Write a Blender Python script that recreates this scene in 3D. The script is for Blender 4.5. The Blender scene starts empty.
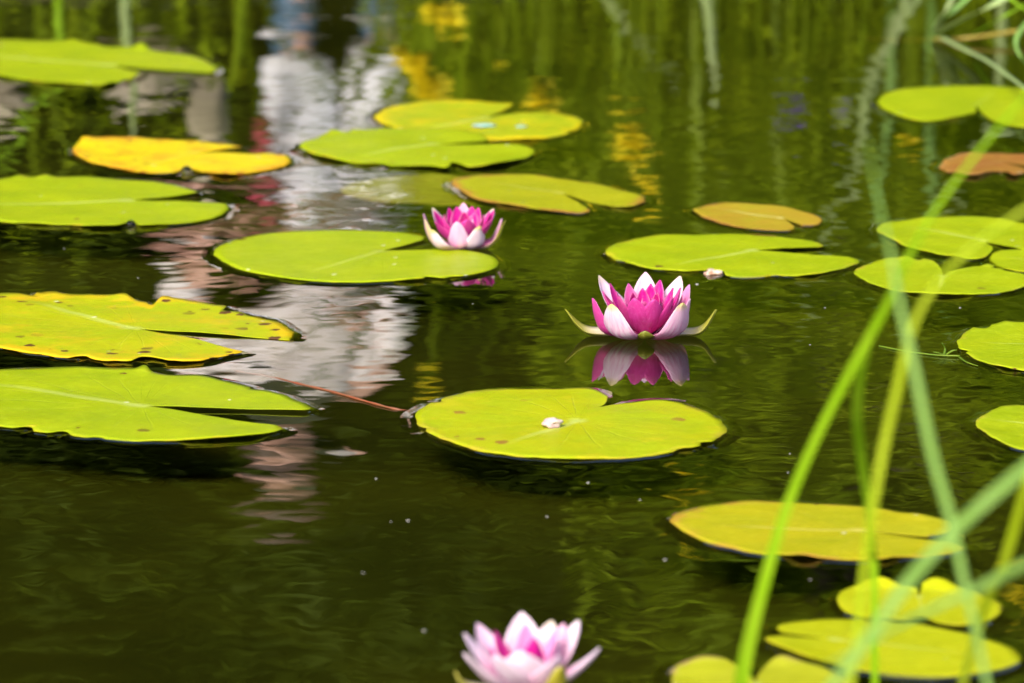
import bpy, bmesh, math, random
from mathutils import Vector, Matrix, noise
random.seed(7)
R = math.radians
SC = bpy.context.scene
COL = SC.collection

# ------------------------------------------------------------------ camera
CAM_H, PITCH, FPX, W, H = 0.75, R(12.0), 4000.0, 1024, 683
cam_d = bpy.data.cameras.new('camera')
cam = bpy.data.objects.new('camera', cam_d); COL.objects.link(cam)
cam.location = (0, 0, CAM_H)
cam.rotation_euler = (math.pi/2 - PITCH, 0, 0)
cam_d.sensor_width = 36.0
cam_d.lens = FPX/W*36.0
cam_d.clip_start = 0.05; cam_d.clip_end = 500
cam_d.dof.use_dof = True
cam_d.dof.focus_distance = 3.50
cam_d.dof.aperture_fstop = 7.6
SC.camera = cam

# ------------------------------------------------------------------ sky, sun, exposure
world = bpy.data.worlds.new('World'); SC.world = world; world.use_nodes = True
wn = world.node_tree
bg = wn.nodes['Background']
sky = wn.nodes.new('ShaderNodeTexSky'); sky.sky_type = 'NISHITA'
sky.sun_disc = False
SUN_EL, SUN_AZ = R(42), R(208)          # azimuth clockwise from +Y: behind the camera, slightly left
sky.sun_elevation = SUN_EL; sky.sun_rotation = SUN_AZ
sky.air_density = 1.0; sky.dust_density = 4.0; sky.ozone_density = 1.0
wn.links.new(sky.outputs[0], bg.inputs[0]); bg.inputs[1].default_value = 0.15
sl = bpy.data.lights.new('sun', 'SUN'); sl.energy = 1.5; sl.angle = R(14); sl.color = (1, .95, .87)
sun = bpy.data.objects.new('sun', sl); COL.objects.link(sun)
sd = Vector((math.sin(SUN_AZ)*math.cos(SUN_EL), math.cos(SUN_AZ)*math.cos(SUN_EL), math.sin(SUN_EL)))
sun.rotation_euler = sd.to_track_quat('Z', 'Y').to_euler()
sun.location = sd*20
SC.view_settings.view_transform = 'Standard'
SC.view_settings.look = 'None'
SC.view_settings.exposure = 1.35
SC.view_settings.gamma = 1
SC.view_settings.use_curve_mapping = False
SC.render.engine = 'CYCLES'
cy = SC.cycles
cy.use_denoising = True
try: cy.denoiser = 'OPENIMAGEDENOISE'
except Exception: pass
cy.max_bounces = 8; cy.transparent_max_bounces = 16; cy.glossy_bounces = 3; cy.diffuse_bounces = 3
cy.caustics_reflective = False; cy.caustics_refractive = False

# ------------------------------------------------------------------ maths helpers
CP, SP = math.cos(PITCH), math.sin(PITCH)
def ray(px, py):
    u, v = (px-W/2)/FPX, (H/2-py)/FPX
    return Vector((u, CP + v*SP, -SP + v*CP))
def gp(px, py, z=0.0):
    d = ray(px, py); t = (z-CAM_H)/d.z
    return Vector((d.x*t, d.y*t, z))
def at(px, py, Y):
    d = ray(px, py); t = Y/d.y
    return Vector((d.x*t, Y, CAM_H + d.z*t))
def mirrored(px, py, Y):
    """point at distance Y whose mirror image in the water is seen along (px, py)"""
    p = at(px, py, Y); return Vector((p.x, p.y, -p.z))
def mpp(y): return (Vector((0,0,CAM_H))-gp(512, y)).length/FPX      # metres per pixel on the water
def sstep(a, b, x):
    t = max(0, min(1, (x-a)/(b-a))); return t*t*(3-2*t)
def catmull(pts, n, closed=False):
    out = []; N = len(pts)
    rng = range(N if closed else N-1)
    for i in rng:
        if closed: p0, p1, p2, p3 = pts[(i-1) % N], pts[i], pts[(i+1) % N], pts[(i+2) % N]
        else: p0, p1, p2, p3 = pts[max(i-1, 0)], pts[i], pts[i+1], pts[min(i+2, N-1)]
        for k in range(n):
            t = k/n
            out.append(.5*((2*p1) + (p2-p0)*t + (2*p0-5*p1+4*p2-p3)*t*t + (3*p1-p0-3*p2+p3)*t*t*t))
    if not closed: out.append(pts[-1].copy())
    return out

# ------------------------------------------------------------------ object helpers
def obj(name, bm, mat, parent=None, smooth=True):
    me = bpy.data.meshes.new(name); bm.to_mesh(me); bm.free()
    for m in (mat if isinstance(mat, (list, tuple)) else [mat]): me.materials.append(m)
    if smooth:
        for p in me.polygons: p.use_smooth = True
    o = bpy.data.objects.new(name, me); COL.objects.link(o)
    if parent: o.parent = parent
    return o
def tag(o, label, cat, group=None):
    o['label'] = label; o['category'] = cat
    if group: o['group'] = group
    return o
def thing(name, label, cat, loc=(0,0,0), group=None, rz=0):
    o = bpy.data.objects.new(name, None); COL.objects.link(o)
    o.empty_display_size = .05
    o.location = loc; o.rotation_euler = (0,0,rz)
    return tag(o, label, cat, group)
def struct(o, kind='structure'):
    o['kind'] = kind; return o
def dup(root, loc, rz=0, label=None, scale=1.0):
    r = root.copy(); COL.objects.link(r); r.location = loc; r.rotation_euler = (0,0,rz); r.scale = (scale,)*3
    if label: r['label'] = label
    for ch in list(root.children):
        c = ch.copy(); COL.objects.link(c); c.parent = r
        for g in ch.children:
            d = g.copy(); COL.objects.link(d); d.parent = c
    return r
def tube(bm, path, radii, seg=8, cap=True):
    rings = []
    for i, p in enumerate(path):
        a = path[max(i-1,0)]; b = path[min(i+1,len(path)-1)]
        d = (b-a).normalized()
        s = d.cross(Vector((0,0,1)));
        if s.length < 1e-4: s = Vector((1,0,0))
        s.normalize(); u = s.cross(d).normalized()
        r = radii[i] if isinstance(radii, (list,tuple)) else radii
        rings.append([bm.verts.new(p + (s*math.cos(2*math.pi*k/seg) + u*math.sin(2*math.pi*k/seg))*r) for k in range(seg)])
    for a, b in zip(rings, rings[1:]):
        for k in range(seg): bm.faces.new((a[k], a[(k+1)%seg], b[(k+1)%seg], b[k]))
    if cap:
        bm.faces.new(rings[0][::-1]); bm.faces.new(rings[-1])
def blade(bm, path, widths, face=Vector((0,-1,0)), thick=.0010, fold=.25, twist=0):
    """a leaf blade: closed V-section ribbon whose flat side turns to `face`"""
    rings = []
    n = len(path)
    for i, p in enumerate(path):
        a = path[max(i-1,0)]; b = path[min(i+1,n-1)]
        d = (b-a).normalized()
        s = d.cross(face);
        if s.length < 1e-5: s = Vector((1,0,0))
        s.normalize()
        if twist: s = Matrix.Rotation(twist*i/(n-1), 3, d) @ s
        nn = s.cross(d).normalized()
        w = widths[i]*.5
        rings.append([bm.verts.new(p - s*w + nn*w*fold), bm.verts.new(p - nn*thick*.5),
                      bm.verts.new(p + s*w + nn*w*fold), bm.verts.new(p + nn*thick*.6)])
    for a, b in zip(rings, rings[1:]):
        for k in range(4): bm.faces.new((a[k], a[(k+1)%4], b[(k+1)%4], b[k]))
    bm.faces.new(rings[0][::-1]); bm.faces.new(rings[-1])

# ------------------------------------------------------------------ material helper
class NT:
    def __init__(self, name):
        self.m = bpy.data.materials.new(name); self.m.use_nodes = True
        self.t = self.m.node_tree; self.t.nodes.clear()
        self.out = self.t.nodes.new('ShaderNodeOutputMaterial')
    def n(self, typ, **kw):
        x = self.t.nodes.new(typ)
        for k, v in kw.items(): setattr(x, k, v)
        return x
    def put(self, sock, v):
        if isinstance(v, bpy.types.NodeSocket): self.t.links.new(v, sock)
        else:
            if isinstance(v, tuple) and len(v) == 3 and sock.type == 'RGBA': v = v + (1,)
            sock.default_value = v
    def math(self, op, a, b=0.0, c=None, clamp=False):
        x = self.n('ShaderNodeMath', operation=op, use_clamp=clamp)
        self.put(x.inputs[0], a); self.put(x.inputs[1], b)
        if c is not None: self.put(x.inputs[2], c)
        return x.outputs[0]
    def vmath(self, op, a, b=None):
        x = self.n('ShaderNodeVectorMath', operation=op)
        self.put(x.inputs[0], a)
        if b is not None: self.put(x.inputs[1], b)
        return x.outputs[0]
    def ramp(self, v, lo, hi):
        x = self.n('ShaderNodeMapRange', clamp=True); x.interpolation_type = 'SMOOTHSTEP'
        self.put(x.inputs[0], v); x.inputs[1].default_value = lo; x.inputs[2].default_value = hi
        return x.outputs[0]
    def mix(self, f, a, b):
        x = self.n('ShaderNodeMix', data_type='RGBA')
        self.put(x.inputs[0], f); self.put(x.inputs[6], a); self.put(x.inputs[7], b)
        return x.outputs[2]
    def mixmul(self, a, b):
        x = self.n('ShaderNodeMix', data_type='RGBA', blend_type='MULTIPLY'); x.inputs[0].default_value = 1.0
        self.put(x.inputs[6], a); self.put(x.inputs[7], b); return x.outputs[2]
    def noise(self, vec, scale, detail=2, rough=.5, col=False):
        x = self.n('ShaderNodeTexNoise'); self.put(x.inputs['Vector'], vec)
        x.inputs['Scale'].default_value = scale; x.inputs['Detail'].default_value = detail; x.inputs['Roughness'].default_value = rough
        return x.outputs['Color'] if col else x.outputs['Fac']
    def pos(self): return self.n('ShaderNodeNewGeometry').outputs['Position']
    def coord(self, k='Object'): return self.n('ShaderNodeTexCoord').outputs[k]
    def principled(self, color, rough=.5, spec=.5, normal=None, sss=0, transl=None):
        p = self.n('ShaderNodeBsdfPrincipled')
        self.put(p.inputs['Base Color'], color); self.put(p.inputs['Roughness'], rough)
        self.put(p.inputs['Specular IOR Level'], spec)
        if normal is not None: self.put(p.inputs['Normal'], normal)
        s = p.outputs[0]
        if transl:
            t = self.n('ShaderNodeBsdfTranslucent'); self.put(t.inputs[0], color)
            mx = self.n('ShaderNodeMixShader'); mx.inputs[0].default_value = transl
            self.t.links.new(s, mx.inputs[1]); self.t.links.new(t.outputs[0], mx.inputs[2]); s = mx.outputs[0]
        self.t.links.new(s, self.out.inputs[0])
        return p
    def bump(self, h, dist, strength=1.0):
        b = self.n('ShaderNodeBump'); self.put(b.inputs['Height'], h)
        b.inputs['Distance'].default_value = dist; b.inputs['Strength'].default_value = strength
        return b.outputs[0]

def simple_mat(name, c1, c2, scale=20, rough=.5, spec=.4, transl=None, detail=3):
    t = NT(name)
    f = t.ramp(t.noise(t.coord('Object'), scale, detail), .3, .7)
    t.principled(t.mix(f, c1, c2), rough, spec, transl=transl)
    return t.m

def water_mat():
    t = NT('water')
    P = t.pos()
    calm = t.ramp(t.noise(P, 1.6, 1), .30, .62)                      # patches of stiller and livelier water
    def layer(vec, scale, slope, detail):
        c = t.noise(vec, scale, detail, .55, col=True)
        return t.vmath('MULTIPLY', t.vmath('SUBTRACT', c, (.5,.5,.5)), (slope, slope, 0))
    warp = t.vmath('MULTIPLY', t.vmath('ADD', P, t.vmath('MULTIPLY', t.noise(P, 3, 2, .5, col=True), (.10,.10,0))), (.55, 1.0, 1.0))
    a = layer(warp, 22, .050, 1)
    b = layer(warp, 75, .029, 0)
    c = layer(P, 5, .020, 1)
    sc = t.n('ShaderNodeVectorMath', operation='SCALE'); t.put(sc.inputs[0], t.vmath('ADD', a, b))
    t.put(sc.inputs['Scale'], t.math('MULTIPLY_ADD', calm, .75, .25))
    dn = t.vmath('ADD', sc.outputs[0], c)
    N = t.n('ShaderNodeNewGeometry').outputs['Normal']
    nor = t.vmath('NORMALIZE', t.vmath('ADD', N, dn))
    fr = t.n('ShaderNodeFresnel'); fr.inputs[0].default_value = 1.333; t.put(fr.inputs['Normal'], nor)
    gl = t.n('ShaderNodeBsdfGlossy'); gl.inputs['Roughness'].default_value = 0.0; gl.inputs['Color'].default_value = (1,1,1,1); t.put(gl.inputs['Normal'], nor)
    tr = t.n('ShaderNodeBsdfTransparent'); tr.inputs['Color'].default_value = (.80,.78,.52,1)
    mx = t.n('ShaderNodeMixShader')
    t.put(mx.inputs[0], fr.outputs[0]); t.put(mx.inputs[1], tr.outputs[0]); t.put(mx.inputs[2], gl.outputs[0])
    t.t.links.new(mx.outputs[0], t.out.inputs[0])
    return t.m

def ground_mat():
    t = NT('ground'); P = t.pos()
    z = t.n('ShaderNodeSeparateXYZ'); t.put(z.inputs[0], P)
    f = t.ramp(t.noise(P, 3, 4), .35, .65)
    silt = t.mix(f, (.026,.031,.001), (.046,.051,.0025))
    earth = t.mix(t.ramp(t.noise(P, 1.2, 4), .4, .6), (.028,.034,.008), (.085,.055,.028))
    t.principled(t.mix(t.ramp(z.outputs[2], -.02, .02), silt, earth), .9, .1)
    return t.m

def pad_mat(name, c1, c2, edge=(.36,.30,.01), edge_amt=0.12, spots=0.25, spot_col=(.09,.035,.012), rib=(.40,.46,.10), rib_amt=.55, patch=None, patch_amt=0.0, rough=.36, seed=0.0):
    t = NT(name)
    uv = t.n('ShaderNodeUVMap').outputs[0]
    s = t.n('ShaderNodeSeparateXYZ'); t.put(s.inputs[0], uv)
    ang, rad = s.outputs[0], s.outputs[1]
    O = t.vmath('ADD', t.coord('Object'), (seed*3.1, seed*1.7, seed))
    col = t.mix(t.ramp(t.noise(O, 16, 4, .6), .32, .68), c1, c2)
    col = t.mix(t.math('MULTIPLY', t.ramp(t.noise(O, 160, 3, .6), .45, .8), .35), col, tuple(min(1, x*1.35+.01) for x in c1))
    if patch:                                                        # yellowing in irregular patches
        col = t.mix(t.math('MULTIPLY', t.ramp(t.noise(O, 22, 5, .65), .60-.25*patch_amt, .72-.2*patch_amt), .9), col, patch)
    # veins fan out from the stalk
    wob = t.math('MULTIPLY_ADD', t.noise(O, 30, 2), .012, ang)
    tri = t.math('ABSOLUTE', t.math('SUBTRACT', t.math('FRACT', t.math('MULTIPLY', wob, 22.0)), .5))
    vein = t.math('MULTIPLY', t.ramp(tri, .06, .0), t.ramp(rad, .95, .15))
    col = t.mix(t.math('MULTIPLY', vein, .10), col, rib)
    mid = t.math('MULTIPLY', t.math('ABSOLUTE', t.math('SUBTRACT', wob, .506)), rad)
    mr = t.math('MULTIPLY', t.ramp(mid, .006, .0008), t.ramp(rad, .9, .3))
    col = t.mix(t.math('MULTIPLY', mr, rib_amt), col, rib)
    col = t.mix(t.math('MULTIPLY', t.ramp(rad, .09, .02), rib_amt*.9), col, rib)
    if edge_amt > 0:
        ee = t.math('ADD', rad, t.math('MULTIPLY', t.math('SUBTRACT', t.noise(O, 34, 4, .6), .5), .5))
        em = t.math('MULTIPLY', t.ramp(ee, 1.02-.30*edge_amt, 1.08-.12*edge_amt), t.ramp(t.noise(O, 13, 3, .6), .36, .62))
        col = t.mix(em, col, edge)
    if spots > 0:
        v = t.n('ShaderNodeTexVoronoi'); t.put(v.inputs['Vector'], O); v.inputs['Scale'].default_value = 55
        vc = t.n('ShaderNodeSeparateXYZ'); t.put(vc.inputs[0], v.outputs['Color'])
        dd = t.math('ADD', v.outputs['Distance'], t.math('MULTIPLY', t.noise(O, 260, 2), .35))
        pick = t.math('LESS_THAN', vc.outputs[0], .16*spots)
        size = t.math('MULTIPLY_ADD', vc.outputs[1], .26, .30)
        m_ = t.math('MULTIPLY', t.math('MULTIPLY', pick, t.ramp(rad, .45, .85)), t.ramp(t.math('SUBTRACT', size, dd), 0, .06))
        col = t.mix(m_, col, spot_col)
    # pale specks of dust and dried drops
    v2 = t.n('ShaderNodeTexVoronoi'); t.put(v2.inputs['Vector'], O); v2.inputs['Scale'].default_value = 70
    c2_ = t.n('ShaderNodeSeparateXYZ'); t.put(c2_.inputs[0], v2.outputs['Color'])
    sp = t.math('MULTIPLY', t.math('LESS_THAN', c2_.outputs[0], .035), t.ramp(t.math('ADD', v2.outputs['Distance'], t.math('MULTIPLY', t.noise(O, 300, 1), .3)), .34, .26))
    col = t.mix(t.math('MULTIPLY', sp, .7), col, (.62,.62,.42))
    hgt = t.math('ADD', t.math('MULTIPLY', vein, -.5), t.math('MULTIPLY', t.noise(O, 90, 3), .8))
    nor = t.bump(hgt, .0012, .7)
    t.principled(col, t.math('MULTIPLY_ADD', t.noise(O, 40, 3), .25, rough-.10), .10, nor, transl=.10)
    return t.m

def petal_mat():
    t = NT('petal')
    a = t.n('ShaderNodeAttribute', attribute_name='col')
    uv = t.n('ShaderNodeUVMap').outputs[0]
    st = t.noise(t.vmath('MULTIPLY', uv, (11.0, .9, 1.0)), 1.0, 4, .7)
    O = t.coord('Object')
    a2 = t.mix(t.math('MULTIPLY', t.ramp(st, .40, .66), a.outputs['Alpha']), a.outputs['Color'], t.mixmul(a.outputs['Color'], (.86,.28,.62)))
    a3 = t.mix(t.math('MULTIPLY', t.ramp(t.noise(O, 420, 2), .55, .8), .10), a2, (.85,.70,.80))
    nor = t.bump(st, .0006, .5)
    t.principled(a3, .42, .3, nor, transl=.28)
    return t.m

# ------------------------------------------------------------------ terrain, pond
def ground_z(x, y):
    far = 6.75 + .12*math.sin(x*1.7+.6) + .08*math.sin(x*4.1) + .02*x*x
    near = 1.35 + .10*math.sin(x*2.1)
    b = noise.noise((x*.9, y*.9, 3.1))*.05
    side = sstep(9, 12, abs(x))
    f = sstep(far-.25, far+.25, y); n = sstep(near+.25, near-.25, y)
    land = max(f, n, side)
    z = -.038*(1-land) + land*(.12 + b)
    z += .26*sstep(7.0, 10.5, y) + 16.0*sstep(15, 42, y) + 5*sstep(12, 45, abs(x))
    return z
bm = bmesh.new()
xs = [-90,-60,-40,-25,-18,-13,-11] + [-9+i*.3 for i in range(61)] + [11,13,18,25,40,60,90]
ys = [-60,-30,-12,-5,-2,-.5,.4] + [.8+i*.12 for i in range(10)] + [2.2,3,4,5,5.8] + [6.2+i*.12 for i in range(20)] + [9,10,11,12,13,14,16,18,20,23,27,32,38,45,60,90]
gridv = [[bm.verts.new((x, y, ground_z(x, y))) for x in xs] for y in ys]
for j in range(len(ys)-1):
    for i in range(len(xs)-1):
        bm.faces.new((gridv[j][i], gridv[j][i+1], gridv[j+1][i+1], gridv[j+1][i]))
struct(obj('ground', bm, ground_mat()))

water_bm = bmesh.new()
wx = [-13 + i*1.0 for i in range(27)]; wy = [.9 + i*.7 for i in range(11)]
wv = [[water_bm.verts.new((x, y, 0)) for x in wx] for y in wy]
for j in range(len(wy)-1):
    for i in range(len(wx)-1):
        water_bm.faces.new((wv[j][i], wv[j][i+1], wv[j+1][i+1], wv[j+1][i]))

def meniscus(outline):
    """the water climbs a little where it meets a leaf: a curved collar round the rim"""
    n = len(outline)
    area = sum(outline[i].x*outline[(i+1)%n].y - outline[(i+1)%n].x*outline[i].y for i in range(n))
    sg = 1 if area > 0 else -1
    prof = [(-.0012,.0018),(0,.0016),(.0020,.0010),(.0045,.00055),(.008,.00025),(.0130,.00005)]
    rings = []
    for off, z in prof:
        ring = []
        for i in range(n):
            t = (outline[min(i+2, n-1)]-outline[max(i-2, 0)]); t.z = 0; t.normalize()
            nn = Vector((t.y, -t.x, 0))*sg
            ring.append(water_bm.verts.new((outline[i].x+nn.x*off, outline[i].y+nn.y*off, z)))
        rings.append(ring)
    for a, b in zip(rings, rings[1:]):
        for i in range(n-1):
            j = i+1
            f = (a[i], b[i], b[j], a[j]) if sg > 0 else (a[i], a[j], b[j], b[i])
            water_bm.faces.new(f)

# ------------------------------------------------------------------ lily pads
NR = 16
def lily_pad(label, apex, pts, mat, raises=(), z=.0022, wave=.0010, group='lily pads floating on the pond', ragged=.0, collar=True, dome=0.0, nib=()):
    A = gp(*apex)
    ZO = max(z, 0)*.5+.0006
    P = [gp(*p, ZO) for p in pts]
    for q in P: q.z = 0
    out = catmull(P, 10)
    # organic edge: small in-and-out wobble
    cen = sum(out, Vector())/len(out)
    seed = cen.x*7.3 + cen.y*3.1
    n = len(out)
    o2 = []
    for i, p in enumerate(out):
        d = (p-cen)
        k = noise.noise((p.x*40, p.y*40, seed))*.0016 + noise.noise((p.x*130, p.y*130, seed))*.0007
        if ragged: k += noise.noise((p.x*75, p.y*75, seed+5))*ragged - abs(noise.noise((p.x*160, p.y*160, seed+9)))*ragged*.7
        o2.append(p + d.normalized()*k)
    out = o2
    for (nx, ny, dep, wid) in nib:                                  # bites and tears in the rim
        q = gp(nx, ny, ZO); q.z = 0
        out = [p + (cen-p).normalized()*dep*max(0, 1-((p-q).length/wid)**2) for p in out]
    lifts = []
    for (rx, ry, hp, wp) in raises:
        m = mpp(ry); q = gp(rx, ry, ZO); q.z = 0; lifts.append((q, hp*m, wp*m))
    bm = bmesh.new()
    uvl = bm.loops.layers.uv.new('UVMap')
    fr = [(k/NR)**.9 for k in range(1, NR+1)]
    def height(p, r):
        h = z + wave*noise.noise((p.x*18, p.y*18, seed))*2 + wave*.6*noise.noise((p.x*55, p.y*55, seed))*r
        h += wave*1.6*r*r*r*(.35+noise.noise((p.x*12+3, p.y*12, seed+2)))
        h -= dome*r*r
        for c, hh, ww in lifts:
            d = (p-c).length
            h += hh*math.exp(-(d/ww)**2*1.4)*sstep(.55, 1.0, r)
        return max(h, z-.0016) if z > 0 else h
    top, bot, uvs = [], [], {}
    def vert(p, r, a):
        h = height(p, r)
        v = bm.verts.new((p.x, p.y, h)); b = bm.verts.new((p.x, p.y, h-.0007))
        uvs[v] = (a, r); uvs[b] = (a, r)
        return v, b
    for i, p in enumerate(out):
        a = i/(n-1)
        col_t, col_b = [], []
        for r in fr:
            q = A.lerp(p, r)
            v, b = vert(q, r, a); col_t.append(v); col_b.append(b)
        top.append(col_t); bot.append(col_b)
    at_, ab_ = bm.verts.new((A.x, A.y, height(A, 0))), bm.verts.new((A.x, A.y, height(A, 0)-.0007))
    uvs[at_] = (.5, 0); uvs[ab_] = (.5, 0)
    def face(*vs):
        try: return bm.faces.new(vs)
        except ValueError: return None
    for i in range(n-1):
        face(at_, top[i][0], top[i+1][0]); face(ab_, bot[i+1][0], bot[i][0])
        for k in range(NR-1):
            face(top[i][k], top[i][k+1], top[i+1][k+1], top[i+1][k])
            face(bot[i][k], bot[i+1][k], bot[i+1][k+1], bot[i][k+1])
        face(top[i][-1], bot[i][-1], bot[i+1][-1], top[i+1][-1])
    for i, fl in ((0, 1), (n-1, -1)):
        seq_t = [at_]+top[i]; seq_b = [ab_]+bot[i]
        for k in range(NR):
            q = (seq_t[k], seq_b[k], seq_b[k+1], seq_t[k+1])
            face(*(q if fl > 0 else q[::-1]))
    bmesh.ops.recalc_face_normals(bm, faces=bm.faces)
    for f in bm.faces:
        us = [uvs[l.vert][0] for l in f.loops]
        for l in f.loops: l[uvl].uv = uvs[l.vert]
        if at_ in f.verts or ab_ in f.verts:
            m = sum(uvs[l.vert][0] for l in f.loops if uvs[l.vert][1] > 0)/2
            for l in f.loops:
                if uvs[l.vert][1] == 0: l[uvl].uv = (m, 0)
    # local origin at the stalk
    for v in bm.verts: v.co -= Vector((A.x, A.y, 0))
    o = obj('lily_pad', bm, mat)
    o.location = (A.x, A.y, 0)
    tag(o, label, 'lily pad', group)
    if collar:
        s = [A.lerp(out[0], k/6) for k in range(1, 6)]; e = [A.lerp(out[-1], k/6) for k in range(5, 0, -1)]
        meniscus(out)
    return o

G1, G2 = (.272,.328,.002), (.222,.292,.0015)
YG1, YG2 = (.325,.335,.002), (.285,.312,.002)
def M(k, **kw): return pad_mat('pad_leaf_%s' % k, **kw)
green = lambda s, **kw: pad_mat('pad_green', G1, G2, seed=s, **kw)

lily_pad('farthest green lily pad at the left edge, two lifted points on its far rim', (112,67),
  [(213,73.5),(217,68),(195,57),(146,49.5),(110,46),(73,42),(49,41),(0,39.5),(-40,42),(-75,51),(-85,60),(-62,68),(-30,73),(0,76.5),(49,83),(83,84.5),(105,85.5),(127,81),(141,74)],
  green(1), raises=[(142,49,7,9),(74,42,3,10),(110,85,3,12)], nib=[(127,81,.012,.014),(110,46,.012,.020)])
lily_pad('bright yellow ageing lily pad with torn orange edge near the upper left', (198,154),
  [(243,147.5),(226,144),(211,142),(187,141),(146,138),(117,139),(95,141),(80,144),(73,153),(79,158),(97,164),(129,170),(146,173),(176,172),(186,167.5),(202,172),(223,175),(249,174),(270,170),(288,165),(290,158),(274,153.5),(240,153)],
  pad_mat('pad_yellow', (.55,.42,.003), (.47,.42,.004), edge=(.50,.24,.012), edge_amt=.75, spots=2.2, spot_col=(.25,.07,.01), rib=(.5,.45,.05), rib_amt=.3, patch=(.55,.27,.008), patch_amt=.35, seed=2), wave=.0016, ragged=.0035,
  raises=[(84,143,3,14),(225,174,2,12)])
lily_pad('green lily pad at the left edge directly below the yellow torn pad', (130,202.5),
  [(198,193.5),(190,190),(164,183.5),(132,179.5),(88,178),(45,177.5),(20,177.5),(0,178.5),(-40,183),(-70,192),(-82,201),(-62,210),(-30,217),(0,222),(29,224),(88,227),(126,226.5),(164,225),(190,222.5),(217,217),(229,209),(226,203.5)],
  green(3), raises=[(45,178,4,8),(19,178,3,8)], nib=[(131,226.5,.012,.010),(70,226.5,.004,.010)])
lily_pad('green lily pad at the left edge with yellow blotches and brown rim spots', (135,330),
  [(290,339),(293,333),(277,321),(251,315),(226,307.5),(205,304),(184,301),(164,299.5),(157,303),(142,302),(126,297),(103,295.5),(75,294.5),(52,293.5),(26,293.5),(0,294.5),(-60,298.5),(-100,307),(-118,318),(-97,330),(-50,340),(0,348.5),(48,356),(77,359.5),(122,362.5),(151,361),(175,362.5),(200,362.5),(219,357.5),(240,353.5),(243,351)],
  pad_mat('pad_spotted', YG1, G1, edge=(.52,.34,.006), edge_amt=.8, spots=3.6, patch=(.42,.34,.006), patch_amt=.4, seed=4), wave=.0011, ragged=.003,
  raises=[(126,297,3,14),(55,293.5,2,16),(165,300,2,14)], nib=[(80,360,.010,.012),(150,361.5,.012,.016),(232,310,.010,.012),(157,302,.012,.010),(26,293.5,.010,.010)])
lily_pad('plain green lily pad at the left edge in front of the yellow-blotched one', (142,409),
  [(305,411),(309,408.5),(290,398.5),(258,389.5),(232,382.5),(210,378),(193,375.5),(174,376),(161,374.5),(145,371),(132,370),(97,369),(68,367.5),(0,369.5),(-60,376),(-100,385),(-122,398),(-100,412),(-50,423),(0,427.5),(26,430.5),(58,435),(97,438.5),(139,441),(193,441),(239,438.5),(267,434.5),(281,430.5),(276,426.5)],
  green(5, spots=.2), raises=[(145,371,5,9),(60,435,1.5,12)], nib=[(60,435,.010,.010),(24,430,.008,.010),(97,438,.004,.008),(258,389.5,.005,.010)])
lily_pad('round green lily pad in front of the small pink water lily', (382,253),
  [(423.5,240.5),(421,236),(394,232.3),(345,230.8),(291,232.5),(245,238),(219,247),(214.5,254),(222,262),(245,271.5),(285,279),(321,282),(352,282.8),(382,282),(424,279.8),(457,277.5),(490,270.5),(498,263.5),(493,257),(466,251.5),(427,250.5)],
  green(6, spots=.25, rib_amt=.35), wave=.0005, nib=[(432,279,.010,.008),(452,277.5,.005,.008)])
lily_pad('green lily pad in the upper middle, lapping over the front of the yellow-rimmed one', (434,147),
  [(489,141.5),(478,135),(449,131.5),(398,129.5),(357,131),(345,134),(333,133),(319,137.5),(301,146.5),(308,153),(337,160.5),(380,165),(427,166.3),(445,168.2),(456,164.5),(470,167.5),(496,165),(525,158.5),(534,153),(525,148.5),(492,146.5)],
  green(7), z=.0042, raises=[(333,133,2,9),(352,131,2,9)], nib=[(376,165,.012,.014),(456,165,.010,.012)])
lily_pad('yellowish lily pad with ragged yellow rim, farthest one in the upper middle', (487,119),
  [(511,106),(509,103),(463,101.6),(434,101),(395,106),(377,113.5),(375,119),(391,128),(434,136.5),(492,140),(543,138.8),(572,132.5),(583,124),(575,117),(550,112),(521,113)],
  pad_mat('pad_yellow_rim', (.30,.33,.006), (.25,.31,.005), edge=(.50,.40,.004), edge_amt=.65, spots=.5, patch=(.42,.36,.004), patch_amt=.5, seed=8), ragged=.0045, z=.0018)
lily_pad('olive orange lily pad with rusty rim behind the small water lily', (561,195),
  [(612,207),(632,207.5),(643,204),(645,201),(637,194.5),(597,184.5),(543,176.8),(492,175),(460,178.5),(452.5,184),(467,194.8),(492,202.7),(536,209),(575,213),(588,212),(589,209),(580,203)],
  pad_mat('pad_olive', (.29,.285,.005), (.25,.265,.005), edge=(.30,.15,.022), edge_amt=.55, rib=(.42,.42,.08), seed=9))
lily_pad('submerged brownish lily pad under the surface beside the olive orange pad', (420,186),
  [(496,186),(499,180),(470,174),(430,171),(385,174),(350,180),(340,187),(362,195),(405,200),(450,201),(482,198),(497,191)],
  pad_mat('pad_sunken', (.62,.60,.10), (.50,.50,.06), edge=(.25,.16,.04), edge_amt=.5, seed=10), z=-.004, wave=.0012, collar=False)
lily_pad('wide green lily pad right of centre, behind the large magenta water lily', (754,252.4),
  [(819,247.5),(823.5,246),(814,242),(781,237),(743,234.5),(699,234.5),(658,236.7),(625,242),(606,250.5),(614,259.5),(631,263.8),(653,269),(694,272.5),(719,272.5),(731,276.5),(754,277),(778,275),(790,277),(822,274.5),(852,266.6),(859,261.3),(847,258.4),(808,255.5)],
  green(11, edge=(.34,.33,.01), edge_amt=.25, spots=.35), nib=[(707,272.5,.012,.020),(788,277,.006,.008),(620,261,.006,.010)])
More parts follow.
